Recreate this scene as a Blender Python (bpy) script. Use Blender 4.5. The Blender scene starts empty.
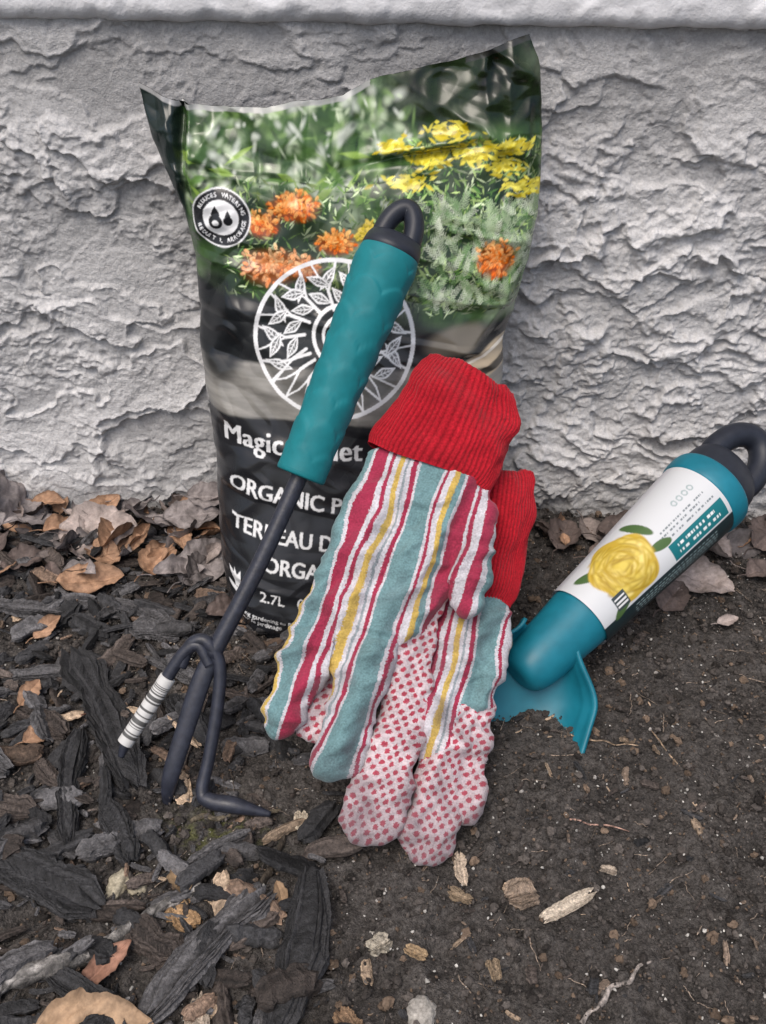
import bpy, math, numpy as np
from mathutils import Vector, Matrix
S=0.01
scene=bpy.context.scene
# ------------------------------------------------------------ noise
def perlin(x,y,seed=0):
    rs=np.random.RandomState(seed+11)
    P=rs.permutation(256); P=np.concatenate([P,P]); a=rs.rand(256)*2*np.pi
    gx=np.cos(a).astype(np.float32); gy=np.sin(a).astype(np.float32)
    x=np.asarray(x,dtype=np.float32); y=np.asarray(y,dtype=np.float32)
    xi=np.floor(x).astype(np.int32); yi=np.floor(y).astype(np.int32)
    xf=x-xi; yf=y-yi
    u=xf*xf*xf*(xf*(xf*6-15)+10); v=yf*yf*yf*(yf*(yf*6-15)+10)
    def g(i,j,dx,dy):
        h=P[(P[i&255]+j)&255]
        return gx[h]*dx+gy[h]*dy
    a0=g(xi,yi,xf,yf); b0=g(xi+1,yi,xf-1,yf); c0=g(xi,yi+1,xf,yf-1); d0=g(xi+1,yi+1,xf-1,yf-1)
    return ((a0+(b0-a0)*u)*(1-v)+(c0+(d0-c0)*u)*v)*1.45
def fbm(x,y,o=4,seed=0,gain=.5):
    r=0;a=1;t=0
    for i in range(o):
        r=r+a*perlin(x*2**i+i*17.3,y*2**i+i*9.1,seed+i); t+=a; a*=gain
    return r/t
def sst(a,b,x):
    t=np.clip((x-a)/(b-a),0,1); return t*t*(3-2*t)
def L3(r,g,b):
    f=lambda c:(c/255/12.92 if c/255<.04045 else ((c/255+.055)/1.055)**2.4)
    return np.array([f(r),f(g),f(b)],dtype=np.float32)
# ------------------------------------------------------------ mesh helpers
def mk(name,V,F,mat=None,col=None,smooth=True,parent=None,attrs=None,scale=S):
    V=np.asarray(V,dtype=np.float32)*scale; F=np.asarray(F,dtype=np.int32)
    me=bpy.data.meshes.new(name)
    k=F.shape[1]
    me.vertices.add(len(V)); me.vertices.foreach_set('co',V.ravel())
    me.loops.add(F.size); me.loops.foreach_set('vertex_index',F.ravel())
    me.polygons.add(len(F)); me.polygons.foreach_set('loop_start',np.arange(0,F.size,k,dtype=np.int32))
    me.polygons.foreach_set('loop_total',np.full(len(F),k,dtype=np.int32))
    me.update(calc_edges=True)
    me.polygons.foreach_set('use_smooth',np.full(len(me.polygons),smooth,dtype=bool))
    if col is not None:
        c=np.ones((len(V),4),dtype=np.float32); c[:,:3]=col
        at=me.color_attributes.new('Col','FLOAT_COLOR','POINT'); at.data.foreach_set('color',c.ravel())
    if attrs:
        for n,a in attrs.items():
            c=np.ones((len(V),4),dtype=np.float32); c[:,:3]=a
            at=me.color_attributes.new(n,'FLOAT_COLOR','POINT'); at.data.foreach_set('color',c.ravel())
    ob=bpy.data.objects.new(name,me); scene.collection.objects.link(ob)
    if mat: me.materials.append(mat)
    if parent: ob.parent=parent
    return ob
def gridF(ni,nj,wrapj=False):
    i=np.arange(ni-1)[:,None]; j=np.arange(nj if wrapj else nj-1)[None,:]
    j2=(j+1)%nj
    return np.stack([i*nj+j,i*nj+j2,(i+1)*nj+j2,(i+1)*nj+j],-1).reshape(-1,4)
def empty(name,loc=(0,0,0)):
    e=bpy.data.objects.new(name,None); e.empty_display_size=.02; scene.collection.objects.link(e); return e
def catmull(P,n):
    P=np.asarray(P,float); k=len(P)
    Q=np.vstack([2*P[0]-P[1],P,2*P[-1]-P[-2]]); out=[]
    for t in np.linspace(0,k-1-1e-6,n):
        i=int(t); f=t-i; a,b,c,d=Q[i],Q[i+1],Q[i+2],Q[i+3]
        out.append(.5*((2*b)+(-a+c)*f+(2*a-5*b+4*c-d)*f*f+(-a+3*b-3*c+d)*f**3))
    return np.array(out)
def sweep(P,rad,n=40,seg=24,flat=1.0,up=(0,0,1),closed=False):
    if closed:
        P=np.asarray(P,float); C=P; Rr=np.full(len(P),rad) if np.isscalar(rad) else np.asarray(rad)
    else:
        PR=catmull(np.hstack([np.asarray(P,float),np.asarray(rad,float)[:,None]]),n); C=PR[:,:3]; Rr=PR[:,3]
    N=len(C); up=np.array(up,float)
    if closed: T=np.roll(C,-1,0)-np.roll(C,1,0)
    else: T=np.gradient(C,axis=0)
    T/=np.linalg.norm(T,axis=1)[:,None]
    V=[]
    for i in range(N):
        s=np.cross(T[i],up); s/=np.linalg.norm(s)+1e-9; u2=np.cross(s,T[i])
        a=np.linspace(0,2*np.pi,seg,endpoint=False)
        V.append(C[i]+Rr[i]*(np.cos(a)[:,None]*s+flat*np.sin(a)[:,None]*u2))
    V=np.concatenate(V); F=gridF(N,seg,True)
    if closed:
        j=np.arange(seg); F=np.vstack([F,np.stack([(N-1)*seg+j,(N-1)*seg+(j+1)%seg,(j+1)%seg,j],-1)])
    else:
        V=np.vstack([V,C[0],C[-1]]); j=np.arange(seg); a=len(V)-2
        F=np.vstack([F,np.stack([np.full(seg,a),(j+1)%seg,j,j],-1),np.stack([np.full(seg,a+1),(N-1)*seg+j,(N-1)*seg+(j+1)%seg,(N-1)*seg+(j+1)%seg],-1)])
    return V,F
def mks(name,V,F,mat=None,parent=None,col=None,smooth=True):
    V=np.asarray(V)*S; fl=[]
    for q in F.tolist():
        r=[]
        for v in q:
            if v not in r: r.append(v)
        if len(r)>2: fl.append(r)
    me=bpy.data.meshes.new(name); me.from_pydata(V.tolist(),[],fl); me.update()
    me.polygons.foreach_set('use_smooth',np.full(len(me.polygons),smooth,dtype=bool))
    if col is not None:
        c=np.ones((len(V),4),dtype=np.float32); c[:,:3]=col
        at=me.color_attributes.new('Col','FLOAT_COLOR','POINT'); at.data.foreach_set('color',c.ravel())
    ob=bpy.data.objects.new(name,me); scene.collection.objects.link(ob)
    if mat: me.materials.append(mat)
    if parent: ob.parent=parent
    return ob
# ------------------------------------------------------------ materials
def mat_new(name,color=None,attr=None,rough=.8,spec=.3,noise=None,bump=None,rough_noise=0,sheen=0):
    m=bpy.data.materials.new(name); m.use_nodes=True; nt=m.node_tree; N=nt.nodes; Lk=nt.links
    p=N['Principled BSDF']; p.inputs['Roughness'].default_value=rough; p.inputs['Specular IOR Level'].default_value=spec
    if sheen: p.inputs['Sheen Weight'].default_value=sheen
    tc=N.new('ShaderNodeTexCoord')
    if attr:
        a=N.new('ShaderNodeAttribute'); a.attribute_name=attr; src=a.outputs['Color']
    else:
        a=N.new('ShaderNodeRGB'); a.outputs[0].default_value=(*[float(q) for q in color],1); src=a.outputs[0]
    if noise:
        sc,lo,hi=noise
        n=N.new('ShaderNodeTexNoise'); n.inputs['Scale'].default_value=sc; n.inputs['Detail'].default_value=2; n.inputs['Roughness'].default_value=.65
        Lk.new(tc.outputs['Object'],n.inputs['Vector'])
        mr=N.new('ShaderNodeMapRange'); mr.inputs['From Min'].default_value=.3; mr.inputs['From Max'].default_value=.7
        mr.inputs['To Min'].default_value=lo; mr.inputs['To Max'].default_value=hi
        Lk.new(n.outputs['Fac'],mr.inputs['Value'])
        mx=N.new('ShaderNodeVectorMath'); mx.operation='SCALE'
        Lk.new(src,mx.inputs[0]); Lk.new(mr.outputs[0],mx.inputs['Scale']); src=mx.outputs[0]
    Lk.new(src,p.inputs['Base Color'])
    if rough_noise:
        n=N.new('ShaderNodeTexNoise'); n.inputs['Scale'].default_value=60; n.inputs['Detail'].default_value=2
        Lk.new(tc.outputs['Object'],n.inputs['Vector'])
        mr=N.new('ShaderNodeMapRange'); mr.inputs['To Min'].default_value=rough-rough_noise; mr.inputs['To Max'].default_value=rough+rough_noise
        Lk.new(n.outputs['Fac'],mr.inputs['Value']); Lk.new(mr.outputs[0],p.inputs['Roughness'])
    if bump:
        last=None
        for sc,st,dist in bump:
            n=N.new('ShaderNodeTexNoise'); n.inputs['Scale'].default_value=sc; n.inputs['Detail'].default_value=2; n.inputs['Roughness'].default_value=.6
            Lk.new(tc.outputs['Object'],n.inputs['Vector'])
            b=N.new('ShaderNodeBump'); b.inputs['Strength'].default_value=st; b.inputs['Distance'].default_value=dist
            Lk.new(n.outputs['Fac'],b.inputs['Height'])
            if last: Lk.new(last,b.inputs['Normal'])
            last=b.outputs['Normal']
        Lk.new(last,p.inputs['Normal'])
    return m
M_wall=mat_new('stucco',attr='Col',rough=.95,spec=.1,noise=(600,.84,1.12),bump=[(800,.6,.0012)])
M_white=mat_new('white_stucco',attr='Col',rough=.85,spec=.2,noise=(90,.9,1.05),bump=[(500,.4,.001)])
M_soil=mat_new('soil',attr='Col',rough=.95,spec=.15,noise=(700,.5,1.6),bump=[(1200,.9,.0015)])
M_crumb=mat_new('crumbs',attr='Col',rough=.9,spec=.2,noise=(900,.7,1.3))
M_bark=mat_new('bark',attr='Col',rough=.75,spec=.35,noise=(700,.6,1.45),bump=[(1100,.8,.001)])
M_leaf=mat_new('dry_leaf',attr='Col',rough=.7,spec=.3,noise=(350,.75,1.2),bump=[(600,.5,.0006)])
M_bag=mat_new('printed_film',attr='Col',rough=.25,spec=.5,bump=[(35,.14,.002),(120,.08,.001)],rough_noise=.08)
M_teal=mat_new('teal_grip',color=L3(22,118,126),rough=.6,spec=.3,noise=(120,.9,1.08),bump=[(1500,.15,.0002)],rough_noise=.08)
M_tealp=mat_new('teal_plastic',color=L3(24,116,136),rough=.45,spec=.4,noise=(60,.82,1.12),bump=[(1800,.1,.0002)],rough_noise=.1)
M_dark=mat_new('dark_plastic',color=L3(38,42,52),rough=.45,spec=.4,noise=(200,.85,1.15),bump=[(1500,.2,.0002)])
M_steel=mat_new('painted_steel',color=L3(42,45,56),rough=.42,spec=.5,noise=(250,.7,1.3),bump=[(700,.3,.0004)],rough_noise=.1)
M_label=mat_new('label',attr='Col',rough=.38,spec=.4,bump=[(60,.12,.001)])
# ------------------------------------------------------------ wall
def nonuni(lo,hi,a,b,step,nc):
    return np.concatenate([np.linspace(lo,a,nc,endpoint=False),np.arange(a,b,step),np.linspace(b,hi,nc)])
def build_wall():
    X=nonuni(-300,300,-44,46,.08,60); Z=np.arange(-4,32.61,.08)
    gx,gz=np.meshgrid(X,Z,indexing='ij')
    wx=gx+2.6*fbm(gx*.14,gz*.18,2,5)+.6*fbm(gx*.8,gz*.8,3,6); wz=gz+1.8*fbm(gx*.17,gz*.2,2,8)+.6*fbm(gx*.8,gz*.8,3,9)
    right=sst(2,12,gx+3*fbm(gx*.08,gz*.1,2,14))
    h=.6*fbm(gx*.07,gz*.09,3,1)
    n1=fbm(wx*.066,wz*.125,4,20,.45); n2=fbm(wx*.10+9,wz*.17,4,31,.48); n3=fbm(wx*.24,wz*.36,3,44,.5); n4=fbm(wx*.22+3,wz*.26+5,4,48,.5)
    rz=.25+.75*sst(-.15,.2,fbm(gx*.11,gz*.15,3,60)); rz=np.maximum(rz,.75*right)
    p1=sst(.0,.035,n1); p2=sst(.04,.075,n2); p3=sst(.08,.15,n3); p4=sst(.02,.09,n4)
    h=h+.38*p1*(1-.9*np.clip(n1,0,1))+.32*p2*(1-.8*np.clip(n2,0,1))+.16*p3*rz+.22*p4*(.15+.85*np.maximum(right,.5*rz))
    br=np.clip(.55+1.8*fbm(gx*.45,gz*.5,3,3),0,1.5)
    h=h+(np.exp(-((n1-.045)/.022)**2)*.15+np.exp(-((n2-.085)/.022)**2)*.12)*br+np.exp(-((n4-.1)/.05)**2)*.07*rz
    blob=np.clip(fbm(gx*.6,gz*.75,4,52,.55),-.05,1); h=h+.42*blob*rz*(.55+.45*right)
    blob2=np.clip(fbm(gx*1.1+4,gz*1.3,3,54,.55),0,1); h=h+.22*blob2*rz
    rough=fbm(gx*1.6,gz*2.0,4,50,.68)
    pit=sst(.2,.5,fbm(gx*1.0,gz*1.2,3,58))
    h=h+.13*rough*(.25+.75*rz)-.14*pit*rz+.04*fbm(gx*4,gz*4,2,61)
    tear=np.clip(fbm(gx*1.3,gz*.8,3,66),0,1)*np.exp(-((n1-.0)/.06)**2); h=h+.25*tear
    topf=sst(26.0,29.5,gz+1.8*fbm(gx*.15,gz*.1,3,71))
    h=h*(1-.55*topf)+.03*topf
    V=np.stack([gx,-h,gz],-1).reshape(-1,3)
    base=.465+.07*p1+.06*p2+.04*p4+.07*fbm(gx*.1,gz*.1,3,80)+.08*rough-.09*pit*rz
    base=base*(1-.16*topf)
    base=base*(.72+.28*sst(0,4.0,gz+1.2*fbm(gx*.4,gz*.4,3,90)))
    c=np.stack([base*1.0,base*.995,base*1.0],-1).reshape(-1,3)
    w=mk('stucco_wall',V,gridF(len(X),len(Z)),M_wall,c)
    X=nonuni(-300,300,-44,46,.2,60)
    prof=[(0.3,32.15),(-.35,32.2),(-.75,32.35),(-.95,32.7)]+[(-1.0,32.9+.2*i) for i in range(60)]+[(-1.0,60),(-1.0,120),(-1.0,240),(20,240)]
    prof=np.array(prof); gx,gi=np.meshgrid(X,np.arange(len(prof)),indexing='ij')
    py=prof[:,0][gi]; pz=prof[:,1][gi]
    act=((pz<46)&(gi>0))
    py=py-act*(.2*fbm(gx*.5,pz*.8,5,7,.65)+.14*sst(.05,.12,fbm(gx*.2,pz*.35,4,9)))
    pz=pz+act*(gi<6)*.22*fbm(gx*.4,pz*0,4,12)
    V=np.stack([gx,py,pz],-1).reshape(-1,3)
    b=.76+.08*fbm(gx*.4,pz*.7,4,15)-.3*sst(.2,.45,fbm(gx*.7,pz*1.2,5,16,.7))
    c=np.stack([b*.98,b*.99,b*1.02],-1).reshape(-1,3)
    t=mk('white_trim',V,gridF(len(X),len(prof)),M_white,c); t.parent=w
build_wall()
# ------------------------------------------------------------ ground
def gh(x,y):
    x=np.asarray(x,dtype=np.float32); y=np.asarray(y,dtype=np.float32)
    h=.55*fbm(x*.09,y*.09,3,100)
    h=h+.5*sst(-6,-14,x)*fbm(x*.3,y*.3,2,103)
    h=h+.8*sst(-4,0,y)*(.6+.4*fbm(x*.3,y*.3,2,105))*.6
    return h-.15
def build_ground():
    X=nonuni(-400,400,-36,36,.1,50); Y=np.concatenate([np.linspace(-500,-48,60,endpoint=False),np.arange(-48,1.5,.1)])
    gx,gy=np.meshgrid(X,Y,indexing='ij')
    n=fbm(gx*.8,gy*.8,5,110,.65)
    cl=np.abs(fbm(gx*1.6,gy*1.6,4,120,.6))
    pressed=np.exp(-(((gx-8.5)/3.2)**2+((gy+22.2)/2.0)**2)**2)
    h=gh(gx,gy)+(.42*n+.34*(1-cl*2)*sst(-.3,.3,fbm(gx*.4,gy*.4,3,130))+.16*fbm(gx*.35,gy*.35,3,133))*(1-.75*pressed)+.15*pressed
    V=np.stack([gx,gy,h],-1).reshape(-1,3)
    b=.060+.04*n+.025*fbm(gx*.15,gy*.15,3,140)+.03*fbm(gx*2.5,gy*2.5,2,144)
    b=np.clip(b,.014,.15)
    c=np.stack([b*1.07,b*.98,b*.92],-1)
    gm=np.exp(-(((gx+8)/2.2)**2+((gy+28)/1.4)**2))*sst(-.1,.3,fbm(gx*2,gy*2,3,150))
    c=c*(1-gm[...,None])+gm[...,None]*np.array([.10,.105,.04])
    mk('ground',V,gridF(len(X),len(Y)),M_soil,c.reshape(-1,3))
build_ground()
rng=np.random.RandomState(4)
class Bag:
    def __init__(s): s.V=[];s.F3=[];s.C=[];s.n=0
    def add(s,V,F,C):
        s.V.append(V); s.F3.append(F+s.n); s.C.append(np.broadcast_to(C,(len(V),3))); s.n+=len(V)
    def make(s,name,mat,smooth=False):
        F=np.concatenate(s.F3); return mk(name,np.concatenate(s.V),F,mat,np.concatenate(s.C),smooth)
import bmesh
def ico(sub):
    bm=bmesh.new(); bmesh.ops.create_icosphere(bm,subdivisions=sub,radius=1)
    bm.verts.ensure_lookup_table(); V=np.array([v.co[:] for v in bm.verts]); F=np.array([[v.index for v in f.verts] for f in bm.faces]); bm.free(); return V,F
I1=ico(1); I2=ico(2)
def rotz(a): c,s=math.cos(a),math.sin(a); return np.array([[c,-s,0],[s,c,0],[0,0,1]])
def rotm(a,b,c):
    return np.array(Matrix.Rotation(a,3,'Z')@Matrix.Rotation(b,3,'X')@Matrix.Rotation(c,3,'Y'))
cr=Bag()
n=36000
xs=rng.uniform(-31,31,n); ys=-40+40.5*rng.rand(n)
zs=gh(xs,ys)+.16
for i in range(n):
    r=.04+.07*rng.rand()**2+(.20*rng.rand() if rng.rand()<.12 else 0)
    base=I2 if r>.16 else I1
    V=base[0]*r*(1+.35*rng.uniform(-1,1,(len(base[0]),1)))*np.array([1,rng.uniform(.6,1),rng.uniform(.5,.9)])
    V=V@rotm(rng.rand()*6,rng.rand()*6,0).T
    k=rng.rand(); z=zs[i]+rng.uniform(-.05,.25)
    if k<.06 and r<.14: c=np.array([.60,.58,.54])*rng.uniform(.35,1); V=V*.8; z=zs[i]+rng.uniform(.1,.3)
    elif k<.2: c=np.array([.13,.095,.07])*rng.uniform(.6,1.4)
    else: c=np.array([.066,.058,.053])*rng.uniform(.3,1.8)
    V=V+np.array([xs[i],ys[i],z])
    cr.add(V,base[1],c)
cr.make('soil_crumbs',M_crumb)
ch=Bag()
def chip(p0,p1,w,t,col,seed=0,jag=.25,streak=.6,bag=None,roll=0,hero=False):
    r=np.random.RandomState(seed); bag=bag or ch
    p0=np.array(p0,float); p1=np.array(p1,float); L=np.linalg.norm(p1-p0); m,k=(34,56) if hero else (12,16)
    a=np.linspace(0,2*np.pi,k,endpoint=False)
    cx=np.sign(np.cos(a))*np.abs(np.cos(a))**.5*w/2; cz=np.sign(np.sin(a))*np.abs(np.sin(a))**.5*t/2
    rad=1+.22*r.uniform(-1,1,k)
    if hero:
        low=np.interp(np.arange(k),np.arange(0,k+7,7),r.uniform(-1,1,len(np.arange(0,k+7,7)))); rad=1+.28*low+.22*r.uniform(-1,1,k)
    sh=r.uniform(-1,1,k)
    ends0=r.uniform(0,jag,k)*min(w*1.5,L*.25)*2; ends1=r.uniform(0,jag,k)*min(w*1.5,L*.25)*2
    V=[];C=[]
    bend=r.uniform(-.06,.06)*L; wob=r.uniform(-1,1,(m,2)); wv=np.convolve(r.uniform(-1,1,m+6),np.ones(7)/7,'valid'); pw=r.uniform(-.35,.35)
    for i in range(m):
        s=i/(m-1)
        tap=1-.45*max(0,abs(s-.5)*2-.75)/.25
        tap*=1+(.1*wob[i,0] if not hero else .6*wv[i]+pw*(s-.5))
        x=ends0+(L-ends0-ends1)*s
        jz=(1+.12*r.uniform(-1,1,k)) if not hero else (1+.07*r.uniform(-1,1,k)+.12*np.sin(sh*20+s*5))
        V.append(np.stack([x,cx*(1+(rad-1)*.45)*tap+bend*math.sin(s*3.14)+(.05*w*wob[i,1] if not hero else 0),cz*rad*tap*jz],-1))
        C.append(np.clip(1+streak*sh[:,None]*.8+.35*r.uniform(-1,1,(k,1)),.3,2.2)*col)
    V=np.concatenate(V); C=np.concatenate(C)
    F=gridF(m,k,True); F=np.vstack([F[:,[0,1,2]],F[:,[0,2,3]]])
    c0=V[:k].mean(0); c1=V[-k:].mean(0); V=np.vstack([V,c0,c1]); C=np.vstack([C,col*1.2,col*1.2]); j=np.arange(k); nn=len(V)
    F=np.vstack([F,np.stack([np.full(k,nn-2),(j+1)%k,j],-1),np.stack([np.full(k,nn-1),(m-1)*k+j,(m-1)*k+(j+1)%k],-1)])
    d=(p1-p0)/L; yaw=math.atan2(d[1],d[0]); pit=math.asin(np.clip(d[2],-1,1))
    Rm=np.array(Matrix.Rotation(yaw,3,'Z')@Matrix.Rotation(-pit,3,'Y')@Matrix.Rotation(roll,3,'X'))
    bag.add(V@Rm.T+p0,F,C)
def gchip(x0,y0,x1,y1,w,t,col,seed,lift=.2,**k):
    z0=float(gh(x0,y0))+lift+t*.4; z1=float(gh(x1,y1))+lift+t*.4
    chip((x0,y0,z0),(x1,y1,z1),w,t,np.array(col),seed=seed,**k)
BK=[.030,.030,.032]; GR=[.080,.078,.081]; BR=[.062,.050,.044]; TAN=[.32,.24,.17]
hero=[(-18.6,-15.6,-12.3,-26.3,2.1,.8,BK),(-16.2,-22,-14.8,-29.3,1.1,.7,BK),(-19,-29.6,-12.4,-32.5,1.9,.8,BK),
(-9.6,-37.6,-5,-31.4,1.4,.7,GR),(-4.1,-38.2,-3.1,-30.2,1.6,.7,BK),(-13.7,-26.8,-11.6,-30.1,1.2,.6,BK),(-6.4,-31,-5.4,-34,.7,.5,BR),
(-20,-20.5,-16.8,-22.5,1.0,.6,BR),(-22,-18,-17.2,-17.2,.9,.6,GR),(-18,-24,-16,-26,.8,.5,BR),(-21,-26,-17,-27.5,1.2,.6,BR),(-11,-33,-8.6,-34.6,1.3,.6,BR),
(-25,-11.5,-19.8,-12.5,1.0,.6,GR),(-17.8,-11,-13,-13.2,.9,.5,GR),(-15.5,-13.5,-12.2,-14,1.4,.6,GR),(-9,-30.2,-6.2,-28.2,.6,.4,GR),(-14,-35.6,-10,-38,1,.6,BK),(-24,-23,-19,-25,1.4,.7,GR),(-12,-19,-10.4,-21.6,.8,.5,BK),(-13,-16,-10.5,-18,1.0,.5,GR)]
for i,hq in enumerate(hero): gchip(*hq[:6],hq[6],seed=i+1,lift=.4,hero=True,roll=(i%3-1)*.15)
for i in range(1450):
    x=-30+28*rng.rand()**.85; y=-39+36*rng.rand()
    if x>-6 and rng.rand()<.6: continue
    a=rng.normal(.4,1.0); L=.5+2.7*rng.rand()**2.0; w=L*rng.uniform(.15,.45); t=w*rng.uniform(.3,.7)
    k=rng.rand(); col=np.array(BK if k<.40 else BR if k<.62 else GR if k<.90 else [.16,.11,.08] if k<.965 else TAN)*rng.uniform(.5,1.6)
    dx,dy=L/2*math.cos(a),L/2*math.sin(a); tl=rng.normal(0,.22)*L
    z=float(gh(x,y))+.1+t*.5+.5*rng.rand()
    if -13.5<x<-4.5 and -28<y<-22: z-=.4; tl*=.3
    chip((x-dx,y-dy,z-tl/2),(x+dx,y+dy,z+tl/2),w,t,col,seed=100+i,roll=rng.normal(0,.5))
for i in range(520):
    x=-3+36*rng.rand(); y=-39+38*rng.rand(); a=rng.rand()*6.3; L=.25+1.0*rng.rand()**2; w=L*rng.uniform(.1,.45); t=w*.4
    k=rng.rand(); col=np.array(BK if k<.3 else BR if k<.72 else [.14,.105,.08] if k<.9 else TAN)*rng.uniform(.6,1.4)
    dx,dy=L/2*math.cos(a),L/2*math.sin(a); z=float(gh(x,y))+.2+.1*rng.rand(); tl=rng.normal(0,.15)*L
    chip((x-dx,y-dy,z-tl),(x+dx,y+dy,z+tl),w,t,col,seed=2000+i)
ch.make('bark_mulch',M_bark,False)
tw=Bag()
def twig(x0,y0,x1,y1,r,col,seed,lift=.25):
    rr=np.random.RandomState(seed); m=7; P=[]
    for i in range(m):
        s=i/(m-1); x=x0+(x1-x0)*s+rr.normal(0,.08)*(abs(x1-x0)+abs(y1-y0))*.2; y=y0+(y1-y0)*s+rr.normal(0,.08)*(abs(x1-x0)+abs(y1-y0))*.2
        P.append((x,y,float(gh(x,y))+lift+rr.uniform(-.05,.1)))
    sg=12 if r>.3 else 6
    V,F=sweep(P,[r*(1-.5*abs(i/(m-1)-.3))*rr.uniform(.8,1.2) for i in range(m)],n=40 if r>.3 else 22,seg=sg)
    V=V+rr.normal(0,r*.12,V.shape)
    C=np.array(col)*np.clip(1+.5*rr.normal(0,1,(len(V),1)),.4,2.2)
    if r>.3: C=C*np.where(rr.rand(len(V),1)<.3,3.5,1.0)
    F=np.vstack([F[:-2*sg][:,[0,1,2]],F[:-2*sg][:,[0,2,3]],F[-2*sg:][:,:3]])
    tw.add(V,F,C)
for i,q in enumerate([(-16.6,-37.4,-8.5,-31.2,.40,(.10,.095,.09)),(8.4,-37,12.1,-34.4,.12,(.26,.23,.21)),(-5.6,-31.4,-4.6,-28,.2,(.05,.04,.03)),
 (9.5,-27,12.5,-27.5,.05,(.4,.25,.2)),(10.5,-21.5,14,-22.2,.05,(.3,.22,.15)),(15,-21,16,-24,.05,(.3,.22,.15)),(3,-27.5,3.6,-29.4,.05,(.3,.25,.18)),(-9.5,-27.5,-5,-26.6,.14,(.12,.1,.07)),
 (-13.2,-13.2,-11.9,-16.4,.05,(.3,.25,.2)),(-3.8,-27,-3.2,-30,.05,(.2,.18,.14)),(.8,-27.2,2,-29,.06,(.2,.18,.14))]): twig(*q,seed=i,lift=.5 if i==0 else .25)
for i in range(380):
    x=rng.uniform(-28,30); y=rng.uniform(-39,-3); a=rng.rand()*6.3; L=rng.uniform(.4,1.7)
    twig(x,y,x+L*math.cos(a),y+L*math.sin(a),rng.uniform(.012,.035),np.array([.24,.19,.15])*rng.uniform(.4,1.5),seed=50+i,lift=.25)
tw.make('twigs',M_bark,True)
sh=Bag()
for i,q in enumerate([(7.4,-32.6,10.2,-31,.6,.15,(.42,.36,.29)),(5.9,-31.6,7.4,-31.1,1.1,.6,(.22,.17,.13)),(3.9,-28.9,4.1,-30.8,.5,.12,(.42,.34,.26)),(-3.9,-26.7,-3.8,-27.9,.55,.2,(.5,.43,.33)),
  (-9.4,-31.9,-8.2,-33.2,1.1,.3,(.3,.19,.1)),(-1.6,-36.8,-.8,-38,.8,.3,(.2,.13,.08)),(-7.6,-36,-7.0,-38.5,.9,.25,(.3,.25,.2)),(3.3,-31,4.4,-31.6,.5,.2,(.2,.15,.1)),(10.6,-29.8,11.4,-30,.35,.15,(.3,.25,.2)),
  (-.4,-34.2,.6,-33.6,.6,.3,(.3,.27,.22)),(1.2,-34,2.2,-34.5,.4,.2,(.28,.2,.12)),(5.2,-35.4,5.0,-34.4,.5,.2,(.2,.15,.1))]):
    gchip(*q[:6],q[6],seed=500+i,lift=.35,bag=sh,streak=.5,hero=True,jag=.5)
sh.make('wood_shards',M_bark,False)
pb=Bag()
def pebble(x,y,rx,ry,rz,col,seed):
    r=np.random.RandomState(seed); V,F=ico(4)
    h=1+.5*fbm(V[:,0]*1.3+seed,V[:,1]*1.3+V[:,2]*1.1,4,seed,.65)
    V=V*h[:,None]*np.array([rx,ry,rz]); V=V@rotz(r.rand()*3).T+np.array([x,y,float(gh(x,y))+.1+rz*.2]); pb.add(V,F,np.array(col)*(1+.6*fbm(V[:,0]*4,V[:,1]*4,3,3))[:,None])
pebble(-12.2,-30.9,.9,.5,.45,(.40,.36,.27),1); pebble(-11.3,-30.8,.6,.45,.35,(.40,.36,.27),2)
pebble(1.9,-36.9,.75,.6,.4,(.34,.32,.29),3); pebble(-.2,-33.2,.22,.18,.15,(.35,.33,.3),4)
for i in range(60):
    pebble(rng.uniform(-20,28),rng.uniform(-38,-5),rng.uniform(.07,.14),rng.uniform(.06,.12),.1,np.array([.36,.34,.32])*rng.uniform(.4,1.3),10+i)
pb.make('pebbles',M_crumb,True)
lf=Bag()
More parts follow.
